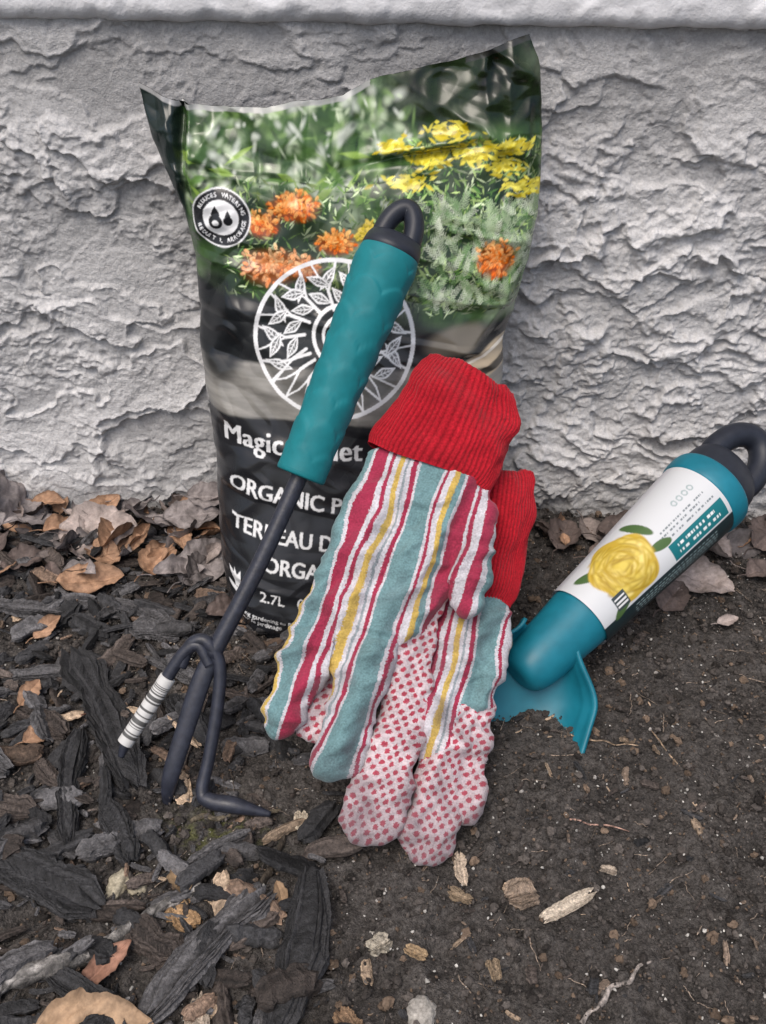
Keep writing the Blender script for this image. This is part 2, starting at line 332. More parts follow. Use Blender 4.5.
def leaf(x,y,L,W,yaw,col,seed,lift=.5,tiltx=0,tilty=0,curl=.25):
    r=np.random.RandomState(seed); nu,nv=34,21
    t=np.linspace(0,1,nu)[:,None]; v=np.linspace(-1,1,nv)[None,:]
    prof=(np.sin(np.pi*t**.85)**.75)*(1+.22*fbm(t*5,t*0+seed,3,seed))
    X=(t-.5)*L+0*v; X=X+.06*L*np.abs(v)*(t-.3)+.05*L*fbm(t*6,v*2+seed,2,seed+3)*np.abs(v); Yv=v*prof*W/2*(1+.2*fbm(t*7,np.sign(v)*3+seed+0*t,2,seed+8))
    Z=curl*W*(np.abs(v)**1.6)*prof*(.6+.4*np.sin(t*5+seed))+curl*.7*L*((t-.5)**2)*r.uniform(-.3,1.5)+.13*L*fbm(X*.8+seed,Yv*.8,3,seed)
    Z=Z-.04*W*np.exp(-(v/.08)**2)
    V=np.stack([X,Yv,Z],-1).reshape(-1,3)
    vein=np.exp(-(v/.05)**2)+.5*np.exp(-(((t*9-np.abs(v)*2.2)%1-.5)/.12)**2)*(np.abs(v)<.9)
    cc=1+.25*vein+.6*fbm(X*.7+seed*3,Yv*.9,4,seed+5)-.35*sst(.7,1,np.abs(v)+0*t)
    C=np.array(col)*np.clip(cc,.3,1.6).reshape(-1,1)
    F=gridF(nu,nv); F=np.vstack([F[:,[0,1,2]],F[:,[0,2,3]]])
    V=V@rotm(yaw,tiltx,tilty).T+np.array([x,y,float(gh(x,y))+lift])
    lf.add(V,F,C)
    P=[(-.5*L,0,0),(-.6*L,.05*L,-.02*L),(-.8*L,.02*L,.02)]
    P=np.array(P)@rotm(yaw,tiltx,tilty).T+np.array([x,y,float(gh(x,y))+lift])
    V,F=sweep(P,[.05,.045,.04],n=8,seg=6); F=np.vstack([F[:-12][:,[0,1,2]],F[:-12][:,[0,2,3]],F[-12:][:,:3]]); lf.add(V,F,np.array(col)*.7)
GB=(.27,.24,.235); OR=(.38,.23,.145); DK=(.13,.10,.09); PK=(.37,.31,.285)
LV=[(-25.5,-2.2,7,5.5,1.4,GB,1,1.6,.7),(-19.6,-4.8,5.2,4.2,.1,PK,2,1.3,.4),(-19,-9.4,4,2.6,.3,OR,3,.9,.2),(-15.1,-7.2,3.2,2.2,1.2,OR,4,.9,.3),(-12,-7.6,4.2,3,1.1,GB,5,1.2,.6),
(-16.6,-3.2,4.5,3.4,2.4,GB,6,1.6,.6),(-22,-4.2,3,1.6,.5,OR,7,1.2,.3),(-20,-2.2,3.2,1.8,1,OR,8,1.6,.5),(-13.4,-3,4,2.4,.4,GB,9,1.6,.5),(-12.5,-1.4,3,2,.2,GB,10,1.8,.6),(-14,-5,3.2,1.6,2,OR,11,1.3,.3),
(-23.8,-7.5,3,2,.5,DK,12,.8,.2),(-27,-6,4,3,2.2,DK,13,.9,.2),(-17.7,-5.8,2.6,1.3,.9,OR,14,1.0,.3),(-21.5,-9,2.2,1.1,2,DK,15,.8,.1),(-20.5,-13.8,2,1.1,1,OR,16,.9,.3),(-19.8,-19.4,1.8,1.1,1.3,OR,17,.8,.4),
(-15.4,-20.5,1.5,.9,.5,(.2,.1,.07),18,.7,.2),(-11.6,-35.2,2.6,1.1,.9,(.3,.16,.11),19,.8,.2),(-11.4,-37.9,4.4,2.6,.1,(.40,.27,.17),20,.9,.1),(-18.3,-22.3,2.0,1.2,.8,OR,21,.8,.3),
(20.6,-8,5.2,3.4,-.4,PK,22,.7,.15),(18.7,-10,3,2.2,.9,DK,23,.6,.2),(17.3,-3.8,5,3,.1,DK,24,1.0,.4),(22,-5,4,2.6,2.6,PK,25,.9,.3),(25.3,-7.5,3,2,.5,DK,26,.7,.2),(15.7,-6,3.6,2.4,.2,(.2,.15,.13),27,.8,.2),(27,-3.5,4,3,.8,DK,28,.9,.4),
(21.8,-12,1.6,.8,.4,PK,29,.5,.1),(12.5,-4,3.5,2.2,1.2,DK,30,.8,.2),(-9.8,-12,2.6,1.6,.5,DK,31,.7,.3),(-17,-38,2,1,.4,OR,32,.6,.2),(-9.2,-31,1.8,1.2,2,(.35,.24,.14),33,.7,.2),(-4.5,-31.5,1.1,.7,2,(.3,.2,.12),34,.6,.2)]
for q in LV: leaf(*q[:7],lift=q[7],tiltx=q[8],tilty=rng.uniform(-.25,.25),curl=rng.uniform(.15,.45))
for i in range(124):
    if i<98: x=rng.uniform(-34,-11); y=-.8-8.5*rng.rand()**1.5
    else: x=rng.uniform(9,34); y=-.8-4*rng.rand()
    L=rng.uniform(1.0,3.6); k=rng.rand(); c=np.array(GB if k<.25 else OR if k<.52 else DK if k<.82 else PK)*rng.uniform(.5,1.1)
    leaf(x,y,L,L*rng.uniform(.35,.7),rng.rand()*6.3,c,100+i,lift=.4+1.0*rng.rand(),tiltx=rng.normal(0,.55),tilty=rng.normal(0,.4),curl=rng.uniform(.15,.75))
lf.make('dead_leaves',M_leaf,True)
# ------------------------------------------------------------ printed artwork canvas (cm)
PX=40; CX0,CX1,CZ0,CZ1=-15,11,-2,34
NW=int((CX1-CX0)*PX); NH=int((CZ1-CZ0)*PX)
cx=CX0+(np.arange(NW)+.5)/PX; cz=CZ0+(np.arange(NH)+.5)/PX
CX,CZ=np.meshgrid(cx,cz)
CV=np.zeros((NH,NW,3),dtype=np.float32)
def win(x0,x1,z0,z1):
    a=max(0,int((x0-CX0)*PX)); b=min(NW,int((x1-CX0)*PX)+2); c=max(0,int((z0-CZ0)*PX)); d=min(NH,int((z1-CZ0)*PX)+2)
    return slice(c,max(c,d)),slice(a,max(a,b))
def put(w,m,col):
    m=m[...,None]; CV[w]=CV[w]*(1-m)+m*np.asarray(col,dtype=np.float32)
def ell(x,z,rx,rz,col,rot=0,soft=.1,al=1,tip=0):
    R=max(rx,rz)*1.2+.05; w=win(x-R,x+R,z-R,z+R); dx=CX[w]-x; dz=CZ[w]-z
    c,s=math.cos(rot),math.sin(rot); u=(dx*c+dz*s)/rx; v=(-dx*s+dz*c)/rz
    if tip: v=v/np.clip(1-np.abs(u)**1.5*.9,.08,1)
    r=np.sqrt(u*u+v*v); put(w,al*(1-sst(1-soft,1+soft*.3,r)),col)
def seg(p,q,wd,col,al=1):
    x0,z0=p;x1,z1=q; w=win(min(x0,x1)-wd,max(x0,x1)+wd,min(z0,z1)-wd,max(z0,z1)+wd)
    dx,dz=x1-x0,z1-z0; l=dx*dx+dz*dz+1e-9; t=np.clip(((CX[w]-x0)*dx+(CZ[w]-z0)*dz)/l,0,1)
    d=np.hypot(CX[w]-x0-t*dx,CZ[w]-z0-t*dz); put(w,al*(1-sst(wd/2-.02,wd/2+.02,d)),col)
def text(body,x,z,size,col,off=0,rot=0,spacing=1,sx=1):
    if not body.strip(): return
    cu=bpy.data.curves.new('t','FONT'); cu.body=body; cu.size=size; cu.offset=off; cu.space_character=spacing; cu.resolution_u=4
    ob=bpy.data.objects.new('t',cu); scene.collection.objects.link(ob)
    me=ob.to_mesh(); me.calc_loop_triangles()
    V=np.array([v.co[:2] for v in me.vertices]); T=[t.vertices[:] for t in me.loop_triangles]
    ob.to_mesh_clear(); bpy.data.objects.remove(ob); bpy.data.curves.remove(cu)
    if len(V)==0: return
    V[:,0]*=sx; c,s=math.cos(rot),math.sin(rot); V=np.stack([x+V[:,0]*c-V[:,1]*s,z+V[:,0]*s+V[:,1]*c],-1)
    for t in T:
        a,b,d=V[list(t)]; w=win(min(a[0],b[0],d[0])-.03,max(a[0],b[0],d[0])+.03,min(a[1],b[1],d[1])-.03,max(a[1],b[1],d[1])+.03)
        X,Z=CX[w],CZ[w]; D=(b[0]-a[0])*(d[1]-a[1])-(b[1]-a[1])*(d[0]-a[0])
        if abs(D)<1e-9: continue
        if D<0: b,d=d,b
        e=lambda p,q:(q[0]-p[0])*(Z-p[1])-(q[1]-p[1])*(X-p[0])
        m=((e(a,b)>=-1e-5)&(e(b,d)>=-1e-5)&(e(d,a)>=-1e-5)).astype(np.float32); put(w,m,col)
WHT=(.78,.79,.80); BLK=(.016,.017,.02)
n=fbm(CX*.35,CZ*.35,5,200,.6); n2=fbm(CX*1.6,CZ*1.6,4,210,.6); n3=fbm(CX*.18,CZ*.22,3,220)
dg=L3(24,38,26); mg=L3(84,116,66); lg=L3(176,194,164)
t=np.clip(.5+1.2*n+.2*n2,0,1)[...,None]
bg=dg*(1-t)+mg*t; t2=sst(.05,.5,n3+.6*n)[...,None]; bg=bg*(1-.7*t2)+.7*t2*lg
CV[:]=bg
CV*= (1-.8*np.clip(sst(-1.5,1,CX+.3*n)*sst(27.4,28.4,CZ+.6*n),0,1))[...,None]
for i in range(460):
    x=rng.uniform(-11,1.5); z=rng.uniform(24,29.5); ell(x,z,rng.uniform(.1,.6),rng.uniform(.08,.35),[L3(205,220,190),L3(128,158,98),L3(52,76,46),L3(226,232,222),L3(28,42,30)][rng.randint(5)],rot=rng.rand()*3,soft=.95,al=.6)
for i in range(46):
    x=rng.uniform(-11,-1); z=rng.uniform(23.5,26.5); ell(x,z,rng.uniform(.5,1.2),rng.uniform(.12,.28),[L3(148,178,90),L3(96,132,66),L3(60,88,50)][rng.randint(3)],rot=rng.uniform(-.9,1.2),soft=.5,al=.75,tip=1)
def leaves(n,x0,x1,z0,z1,cols,l0,l1,al=.9):
    for i in range(n):
        x=rng.uniform(x0,x1); z=rng.uniform(z0,z1); l=rng.uniform(l0,l1)
        br=.45+.9*sst(-.35,.4,float(perlin(x*.55,z*.55,77)))
        c=cols[rng.randint(len(cols))]*rng.uniform(.6,1.25)*br
        ell(x,z,l,l*rng.uniform(.12,.26),c,rot=rng.rand()*3.14,soft=.3,al=al,tip=1)
ell(4.5,23,5.5,5,L3(26,42,28),soft=.6,al=.9); ell(-6,22,5.5,3.2,L3(24,38,26),soft=.6,al=.9)
G=[L3(110,142,80),L3(68,102,52),L3(158,182,118),L3(40,60,38),L3(188,204,166)]
leaves(1500,1,9,18.5,27.3,G,.1,.42); leaves(800,-9,1,19.3,25.3,G,.1,.4)
for i in range(210):
    x=rng.uniform(2.2,8.5); z=rng.uniform(18.6,24); a=rng.uniform(.4,2.6); c=[L3(172,192,156),L3(120,154,104),L3(208,218,196)][rng.randint(3)]*rng.uniform(.5,1.1)
    for k in range(7):
        px,pz=x+.13*k*math.cos(a),z+.13*k*math.sin(a)
        seg((px,pz),(px+.2*math.cos(a+.8),pz+.2*math.sin(a+.8)),.045,c,.85); seg((px,pz),(px+.2*math.cos(a-.8),pz+.2*math.sin(a-.8)),.045,c,.85)
def flower(x,z,rx,rz,c0,c1,n=90):
    ell(x,z-.1,rx*1.0,rz*.95,c0*.3,soft=.5)
    for i in range(n):
        rr=1-(i/n)**.8; a=rng.rand()*6.3; px=x+rx*rr*math.cos(a)*rng.uniform(.85,1.1); pz=z+rz*rr*math.sin(a)*.95
        m=np.clip(rng.uniform(-.1,.9)+.35*math.sin(a)*rr,0,1); c=(c0*(1-m)+c1*m)*rng.uniform(.6,1.15)
        ell(px,pz,.10+.14*rng.rand(),.06+.07*rng.rand(),c,rot=a+rng.normal(0,.6),soft=.4,al=.9)
        ell(px,pz-.06,.13,.03,c0*.25,rot=a+rng.normal(0,.5),soft=.6,al=.6)
O0=L3(220,108,38); O1=L3(252,200,130); Y0=L3(180,160,40); Y1=L3(246,238,120)
def spray(x,z,rx,rz,c0,c1,n):
    for i in range(n):
        px=x+rng.normal(0,rx*.5); pz=z+rng.normal(0,rz*.45); m=rng.rand(); c=(c0*(1-m)+c1*m)*rng.uniform(.6,1.1)
        ell(px,pz,rng.uniform(.15,.4),rng.uniform(.06,.14),c,rot=rng.normal(.1,.5),soft=.4,al=.9,tip=1)
flower(-5.1,24.0,1.5,.8,O0,O1,150); flower(-6.8,23.1,1.0,.7,O0,O1,90); flower(-2.8,22.2,1.2,.7,O0,O1,110); flower(-6.3,21.0,1.8,1.1,L3(226,136,84),L3(252,212,165),170); flower(-4.5,20.9,1.0,.7,L3(226,136,84),L3(250,205,160),90)
flower(6.1,21.4,1.25,1.1,O0,L3(248,200,140),130); flower(-.9,22.7,1.0,.7,Y0,L3(235,212,120),70)
for q in [(3.2,27.6,1.6,.5),(2.4,26.3,1.3,.45),(4.6,26.6,1.7,.5),(1.2,25.2,1.2,.4),(6.2,25.9,1.4,.5),(7.6,24.8,1.3,.5),(6.6,27.0,1.0,.35),(.4,26.9,.8,.3)]: spray(*q,Y0,Y1,60)
w=(slice(0,NH),slice(0,NW))
m=(1-sst(19.2,19.9,CZ+.5*n+.25*np.sin(CX*.7)))
m=m*(1-.85*sst(-1.0,3.0,CX)*sst(17.5,18.5,CZ))
put(w,m,L3(40,42,44))
m=(1-sst(15.6,15.9,CZ+.15*n))
tb=(L3(150,148,143)[None,None,:]*(.75+.35*fbm(CX*.5,CZ*2.5,4,230)[...,None]+.1*n2[...,None]))
CV[:]=CV*(1-m[...,None])+m[...,None]*tb
ell(7,15.9,4.2,.9,L3(175,162,142),rot=.25,soft=.15); ell(7.0,15.4,3.6,.3,L3(70,66,60),rot=.2,soft=.3); ell(6.9,16.4,3,.12,L3(222,216,205),rot=.25,soft=.3)
ell(4,17.2,2.0,.9,L3(120,115,105),rot=.2,soft=.4,al=.8)
ell(-9.6,17.6,1.8,3.5,L3(22,25,28),soft=.3,al=.9)
m=1-sst(12.6,12.85,CZ+.12*np.sin(CX*.4)+.1*n); put(w,m,BLK)
lx,lz,rx,rz=-2.9,17.25,4.5,4.1
m=.45*(1-sst(.9,1.0,np.hypot((CX-lx)/rx,(CZ-lz)/rz))); put(w,m,L3(26,30,30))
rr=np.hypot((CX-lx)/rx,(CZ-lz)/rz)*4.3
put(w,(1-sst(.10,.13,np.abs(rr-4.25))),WHT)
def PL(a,r): return (lx+rx/4.3*r*math.cos(a),lz+rz/4.3*r*math.sin(a))
rr2=np.hypot((CX-lx-.4),(CZ-lz-.2)); put(w,(1-sst(.09,.12,np.abs(rr2-1.55))),WHT); put(w,(1-sst(.07,.1,np.abs(rr2-1.0)))*((CX-lx)<.6),WHT)
for k in range(9):
    a=-.35+k*(math.pi+.7)/8; seg(PL(a,1.6),PL(a+.12,2.6),.17,WHT); seg(PL(a+.12,2.6),PL(a-.02,4.2),.13,WHT); seg(PL(a+.12,2.6),PL(a+.3,4.2),.10,WHT)
    for j,(r0,da,sz) in enumerate([(2.3,-.14,.72),(3.3,.10,.85),(3.2,-.22,.75)]):
        p=PL(a+da,r0); th=a+(.75 if j%2==0 else -.6)
        ell(p[0],p[1],sz,.30,WHT,rot=th,soft=.08,tip=1); ell(p[0],p[1],sz*.78,.19,(.05,.055,.055),rot=th,soft=.08,tip=1,al=.9)
        seg((p[0]-.6*sz*math.cos(th),p[1]-.6*sz*math.sin(th)),(p[0]+.7*sz*math.cos(th),p[1]+.7*sz*math.sin(th)),.06,WHT)
        for s_ in (-.25,.05,.3):
            q0=(p[0]+s_*sz*math.cos(th),p[1]+s_*sz*math.sin(th))
            for sg_ in (1,-1): seg(q0,(q0[0]+.2*math.cos(th+.8*sg_),q0[1]+.2*math.sin(th+.8*sg_)),.04,WHT)
for k in range(8):
    a=-2.6+k*.27; seg(PL(a,1.5),PL(a-.08,2.5),.17,WHT); seg(PL(a-.08,2.5),PL(a+.08,4.2),.12,WHT); seg(PL(a-.08,2.5),PL(a-.12,3.4),.11,WHT); seg(PL(a-.12,3.4),PL(a-.2,4.2),.09,WHT)
bx,bz=-9.1,23.3
ell(bx,bz,1.68,1.56,WHT,soft=.03); ell(bx,bz,1.6,1.48,BLK,soft=.03); ell(bx,bz,1.02,.95,WHT,soft=.03)
def drop(x,z,r,col): ell(x,z,r,r,col,soft=.06); ell(x,z+r*.95,r*1.2,r*.62,col,rot=math.pi/2,soft=.06,tip=1)
drop(bx-.28,bz-.2,.40,BLK); drop(bx+.42,bz-.12,.26,BLK); ell(bx-.28,bz-.25,.2,.16,WHT,soft=.1)
for s,t0,dr in (('REDUCES WATERING',2.8,-1),('REDUIT L ARROSAGE',3.45,1)):
    for k,chh in enumerate(s):
        a=t0+dr*k*.165; r=1.18 if dr<0 else 1.40
        text(chh,bx+r*math.cos(a),bz+.93*r*math.sin(a),.30,WHT,off=.006,rot=a-math.pi/2 if dr<0 else a+math.pi/2)
for dx in (0,.05,.1): text('Magic Planet',-9.65+dx,11.0,1.7,WHT,off=0,rot=-.03,sx=.92,spacing=1.05)
for dx in (0,.05): 
    text('ORGANIC POTTING SOIL',-9.3+dx,8.4,1.3,WHT,off=.012,rot=-.09,sx=.98)
    text('TERREAU D\'EMPOTAGE',-9.2+dx,6.2,1.25,WHT,off=.012,rot=-.09,sx=.96)
    text('ORGANIQUE',-7.2+dx,4.4,1.2,WHT,off=.012,rot=-.09)
text('2.7L   0.1 ft',-7.4,2.6,.9,WHT,off=.01,rot=-.09)
text('Bring gardening to life\nPour le jardinage',-8.9,1.5,.42,WHT,off=.004,rot=-.07)
for a in (-.7,-.2,.3): ell(-8.85+.2*a,3.3+.2*abs(a),.65,.2,WHT,rot=1.57-a,soft=.08,tip=1)
ell(-9.0,2.7,.5,.14,WHT,rot=-.3,soft=.1)
# ------------------------------------------------------------ bag mesh
def build_bag():
    NU,NV=500,740
    v=np.linspace(0,1,NV)[:,None]; u=np.linspace(-1,1,NU)[None,:]
    zr=v*30.0-1.2*(1-v)
    def sm(zs,xs):
        zz=np.linspace(-2,33,200); a=np.interp(zz,zs,xs); k=np.ones(9)/9; a=np.convolve(np.pad(a,4,'edge'),k,'valid'); return lambda z:np.interp(z,zz,a)
    Lf=sm([-2,0,3,8.9,15.2,20,23.0,25.5,28.0,30],[-9.6,-10.2,-10.4,-10.5,-10.9,-10.9,-11.3,-12.2,-13.0,-13.4])
    Rf=sm([-2,0,5.8,10,12.4,16.6,19,22,25,28.5,30],[7.6,7.8,7.7,7.3,7.1,7.1,7.8,8.4,8.5,8.0,7.2])
    xl=Lf(zr); xr=Rf(zr); x=xl+(xr-xl)*(u+1)/2
    top=np.interp(x[-1],[-13.4,-12.2,-11.3,-8.5,-6.4,-2.4,-.5,1.2,3.2,5.5,7.1],[29.6,29.1,28.7,28.6,28.7,29.3,30.1,30.5,30.8,31.5,32.1])+.15*fbm(x[-1]*.5,x[-1]*0,3,377)
    topu=top[None,:]
    w8=sst(.55,1,v)
    z=zr+(topu-30)*w8
    mid=-2.2-(1-np.clip(z,0,32)/32)*5.8
    B=np.interp(z,[-2,0,1.5,4,10,16,24,28,30.5,32],[4.5,5.8,6.3,6.0,4.5,3.3,1.9,.9,.35,.2])
    ex=2.6+3.0*sst(12,1,z)
    prof=(1-np.abs(u)**ex)**.6
    h=B*prof
    cr=0
    n1=fbm(x*.10+.16*z,z*.07,2,300); n2=fbm(x*.14-.10*z,z*.11,2,310); n3=fbm(x*.42,z*.07,2,320); n4=fbm(x*.3+4,z*.34,2,330)
    edge=.25+.75*sst(.35,1,np.abs(u))
    def ridge(n,k): return (1-np.sqrt(np.clip((n*k)**2+.02,0,1)))
    cr+=.50*ridge(n1,4)**1.3*edge
    cr+=.34*ridge(n2,5)**1.3*edge
    tp=sst(19,29,z)
    cr+=.28*tp*n3+.18*tp*ridge(n3,4)+.20*tp*ridge(fbm(x*.15+.1*z,z*.3,2,325),4)
    cr+=.14*ridge(n4,5)*edge+.4*fbm(x*.1,z*.1,2,340)
    n5=fbm(x*.05,z*.4+x*.06,2,350); cr+=.26*ridge(n5,4)*edge*(1-tp*.7)
    cr+=-.9*tp*np.exp(-((x+11.1)/.28)**2)+.25*np.exp(-((x+10.7)/.25)**2)*tp
    cr+= -.5*np.exp(-((z-26.6-.15*(x-3))/.22)**2)*np.exp(-((x-1.8)/2.6)**2)+.3*np.exp(-((z-27.1-.15*(x-3))/.25)**2)*np.exp(-((x-1.8)/2.8)**2)
    h=h+cr*np.clip(prof*1.6,0.0,1)+.25*cr
    y=mid-h
    x=x+.22*fbm(z*.4,u*0+z*.1,3,360)*np.abs(u)**3
    V=np.stack([x+0*y,y,z+0*y],-1)
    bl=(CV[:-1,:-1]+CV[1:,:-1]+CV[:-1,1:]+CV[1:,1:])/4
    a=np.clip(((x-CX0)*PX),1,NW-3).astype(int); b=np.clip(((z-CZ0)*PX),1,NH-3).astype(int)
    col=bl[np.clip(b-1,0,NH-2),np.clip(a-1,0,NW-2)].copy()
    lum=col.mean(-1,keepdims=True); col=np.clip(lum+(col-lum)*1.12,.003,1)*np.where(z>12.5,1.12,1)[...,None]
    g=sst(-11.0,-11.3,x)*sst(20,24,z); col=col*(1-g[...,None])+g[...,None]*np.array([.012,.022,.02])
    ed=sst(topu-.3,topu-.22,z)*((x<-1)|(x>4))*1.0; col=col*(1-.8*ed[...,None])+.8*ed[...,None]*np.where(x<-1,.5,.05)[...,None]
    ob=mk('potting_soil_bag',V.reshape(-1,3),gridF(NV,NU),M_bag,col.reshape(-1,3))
    NU2,NV2=60,80
    iu=np.linspace(0,NU-1,NU2).astype(int); iv=np.linspace(0,NV-1,NV2).astype(int)
    W=V[np.ix_(iv,iu)].copy(); m2=mid[np.ix_(iv,iu)]; hb=(B*prof)[np.ix_(iv,iu)]
    W[...,1]=np.minimum(m2+hb*.55,-.35); W[:,0]=V[iv,0]; W[:,-1]=V[iv,-1]; W[-1,:,1]=V[-1,iu,1]+.06
    mk('back_panel',W.reshape(-1,3),gridF(NV2,NU2),M_bag,np.full((NU2*NV2,3),.02),parent=ob)
build_bag()
# ------------------------------------------------------------ gloves
def g2w(P):
    x,d,n=P[...,0],P[...,1],P[...,2]
    return np.stack([x,-10.5-.7486*d-.663*n,17-.663*d+.7486*n],-1)
def fabric_mat():
    m=bpy.data.materials.new('striped_cotton'); m.use_nodes=True; nt=m.node_tree; N=nt.nodes; K=nt.links; p=N['Principled BSDF']
    p.inputs['Roughness'].default_value=.95; p.inputs['Specular IOR Level'].default_value=.1; p.inputs['Sheen Weight'].default_value=.15
    a=N.new('ShaderNodeAttribute'); a.attribute_name='gs'; tc=N.new('ShaderNodeTexCoord')
    nw=N.new('ShaderNodeTexNoise'); nw.inputs['Scale'].default_value=1400; nw.inputs['Detail'].default_value=1; K.new(tc.outputs['Object'],nw.inputs['Vector'])
    vs=N.new('ShaderNodeVectorMath'); vs.operation='SUBTRACT'; vs.inputs[1].default_value=(.5,.5,.5); K.new(nw.outputs['Color'],vs.inputs[0])
    vm=N.new('ShaderNodeVectorMath'); vm.operation='MULTIPLY_ADD'; vm.inputs[1].default_value=(.18,.18,0); K.new(vs.outputs[0],vm.inputs[0]); K.new(a.outputs['Vector'],vm.inputs[2])
    sp=N.new('ShaderNodeSeparateXYZ'); K.new(vm.outputs[0],sp.inputs[0])
    mr=N.new('ShaderNodeMapRange'); mr.inputs['From Min'].default_value=-5; mr.inputs['From Max'].default_value=5; K.new(sp.outputs[0],mr.inputs['Value'])
    rp=N.new('ShaderNodeValToRGB'); rp.color_ramp.interpolation='CONSTANT'
    T=L3(108,142,146); W=L3(196,194,200); R=L3(154,48,74); Y=L3(194,166,88); GY=L3(140,150,155)
    seq=[(-5,W),(-4.75,R),(-4.3,W),(-4.1,Y),(-3.9,W),(-3.75,T),(-2.95,W),(-2.8,R),(-2.15,W),(-1.95,R),(-1.75,W),(-1.45,Y),(-1.2,W),(-1.02,GY),(-.9,W),(-.72,R),(-.5,W),(-.38,T),(.75,W),(.92,R),(1.08,W),(1.4,Y),(1.65,T),(1.95,W),(2.1,R),(2.75,W),(2.9,R),(3.1,W),(3.5,R),(4.05,W),(4.3,T)]
    e=rp.color_ramp.elements
    c4=lambda c:(*[float(q) for q in c],1)
    e[0].position=0; e[0].color=c4(seq[0][1]); e[1].position=(seq[-1][0]+5)/10; e[1].color=c4(seq[-1][1])
    for s,c in seq[1:-1]:
        q=e.new((s+5)/10); q.color=c4(c)
    K.new(mr.outputs[0],rp.inputs[0])
    vo=N.new('ShaderNodeTexVoronoi'); vo.voronoi_dimensions='2D'; vo.inputs['Randomness'].default_value=.2; vo.inputs['Scale'].default_value=2.6
    mp=N.new('ShaderNodeMapping'); mp.inputs['Rotation'].default_value=(0,0,.6); K.new(vm.outputs[0],mp.inputs[0]); K.new(mp.outputs[0],vo.inputs['Vector'])
    m2=N.new('ShaderNodeMapRange'); m2.inputs['From Min'].default_value=.37; m2.inputs['From Max'].default_value=.27; m2.inputs['To Max'].default_value=.95; K.new(vo.outputs['Distance'],m2.inputs['Value'])
    dm=N.new('ShaderNodeMix'); dm.data_type='RGBA'; dm.inputs[6].default_value=c4(L3(208,194,198)); dm.inputs[7].default_value=c4(L3(170,50,72)); K.new(m2.outputs[0],dm.inputs[0])
    mk_=N.new('ShaderNodeMapRange'); mk_.inputs['From Min'].default_value=.45; mk_.inputs['From Max'].default_value=.55; K.new(sp.outputs[2],mk_.inputs['Value'])
    fm=N.new('ShaderNodeMix'); fm.data_type='RGBA'; K.new(mk_.outputs[0],fm.inputs[0]); K.new(rp.outputs[0],fm.inputs[6]); K.new(dm.outputs[2],fm.inputs[7])
    no=N.new('ShaderNodeTexNoise'); no.inputs['Scale'].default_value=1000; no.inputs['Detail'].default_value=1; K.new(tc.outputs['Object'],no.inputs['Vector'])
    no2=N.new('ShaderNodeTexNoise'); no2.inputs['Scale'].default_value=60; no2.inputs['Detail'].default_value=3; K.new(tc.outputs['Object'],no2.inputs['Vector'])
    ad=N.new('ShaderNodeMath'); ad.operation='ADD'; K.new(no.outputs[0],ad.inputs[0]); K.new(no2.outputs[0],ad.inputs[1])
    m3=N.new('ShaderNodeMapRange'); m3.inputs['From Min'].default_value=.6; m3.inputs['From Max'].default_value=1.4; m3.inputs['To Min'].default_value=.6; m3.inputs['To Max'].default_value=1.3; K.new(ad.outputs[0],m3.inputs['Value'])
    ad2=N.new('ShaderNodeAttribute'); ad2.attribute_name='dirt'; sp2=N.new('ShaderNodeSeparateXYZ'); K.new(ad2.outputs['Vector'],sp2.inputs[0])
    sc=N.new('ShaderNodeVectorMath'); sc.operation='SCALE'; K.new(fm.outputs[2],sc.inputs[0]); K.new(m3.outputs[0],sc.inputs['Scale'])
    dx=N.new('ShaderNodeMix'); dx.data_type='RGBA'; dx.inputs[7].default_value=c4(L3(96,84,90)); K.new(sp2.outputs[0],dx.inputs[0]); K.new(sc.outputs[0],dx.inputs[6])
    K.new(dx.outputs[2],p.inputs['Base Color'])
    b=N.new('ShaderNodeBump'); b.inputs['Strength'].default_value=.4; b.inputs['Distance'].default_value=.0006; K.new(no.outputs[0],b.inputs['Height'])
    b2=N.new('ShaderNodeBump'); b2.inputs['Strength'].default_value=.5; b2.inputs['Distance'].default_value=.002; K.new(no2.outputs[0],b2.inputs['Height']); K.new(b.outputs[0],b2.inputs['Normal'])
    K.new(b2.outputs[0],p.inputs['Normal'])
    return m
M_fab=fabric_mat()
M_cuff=mat_new('red_knit',attr='Col',rough=.95,spec=.1,noise=(900,.7,1.25),bump=[(1600,.6,.0006)],sheen=.15)
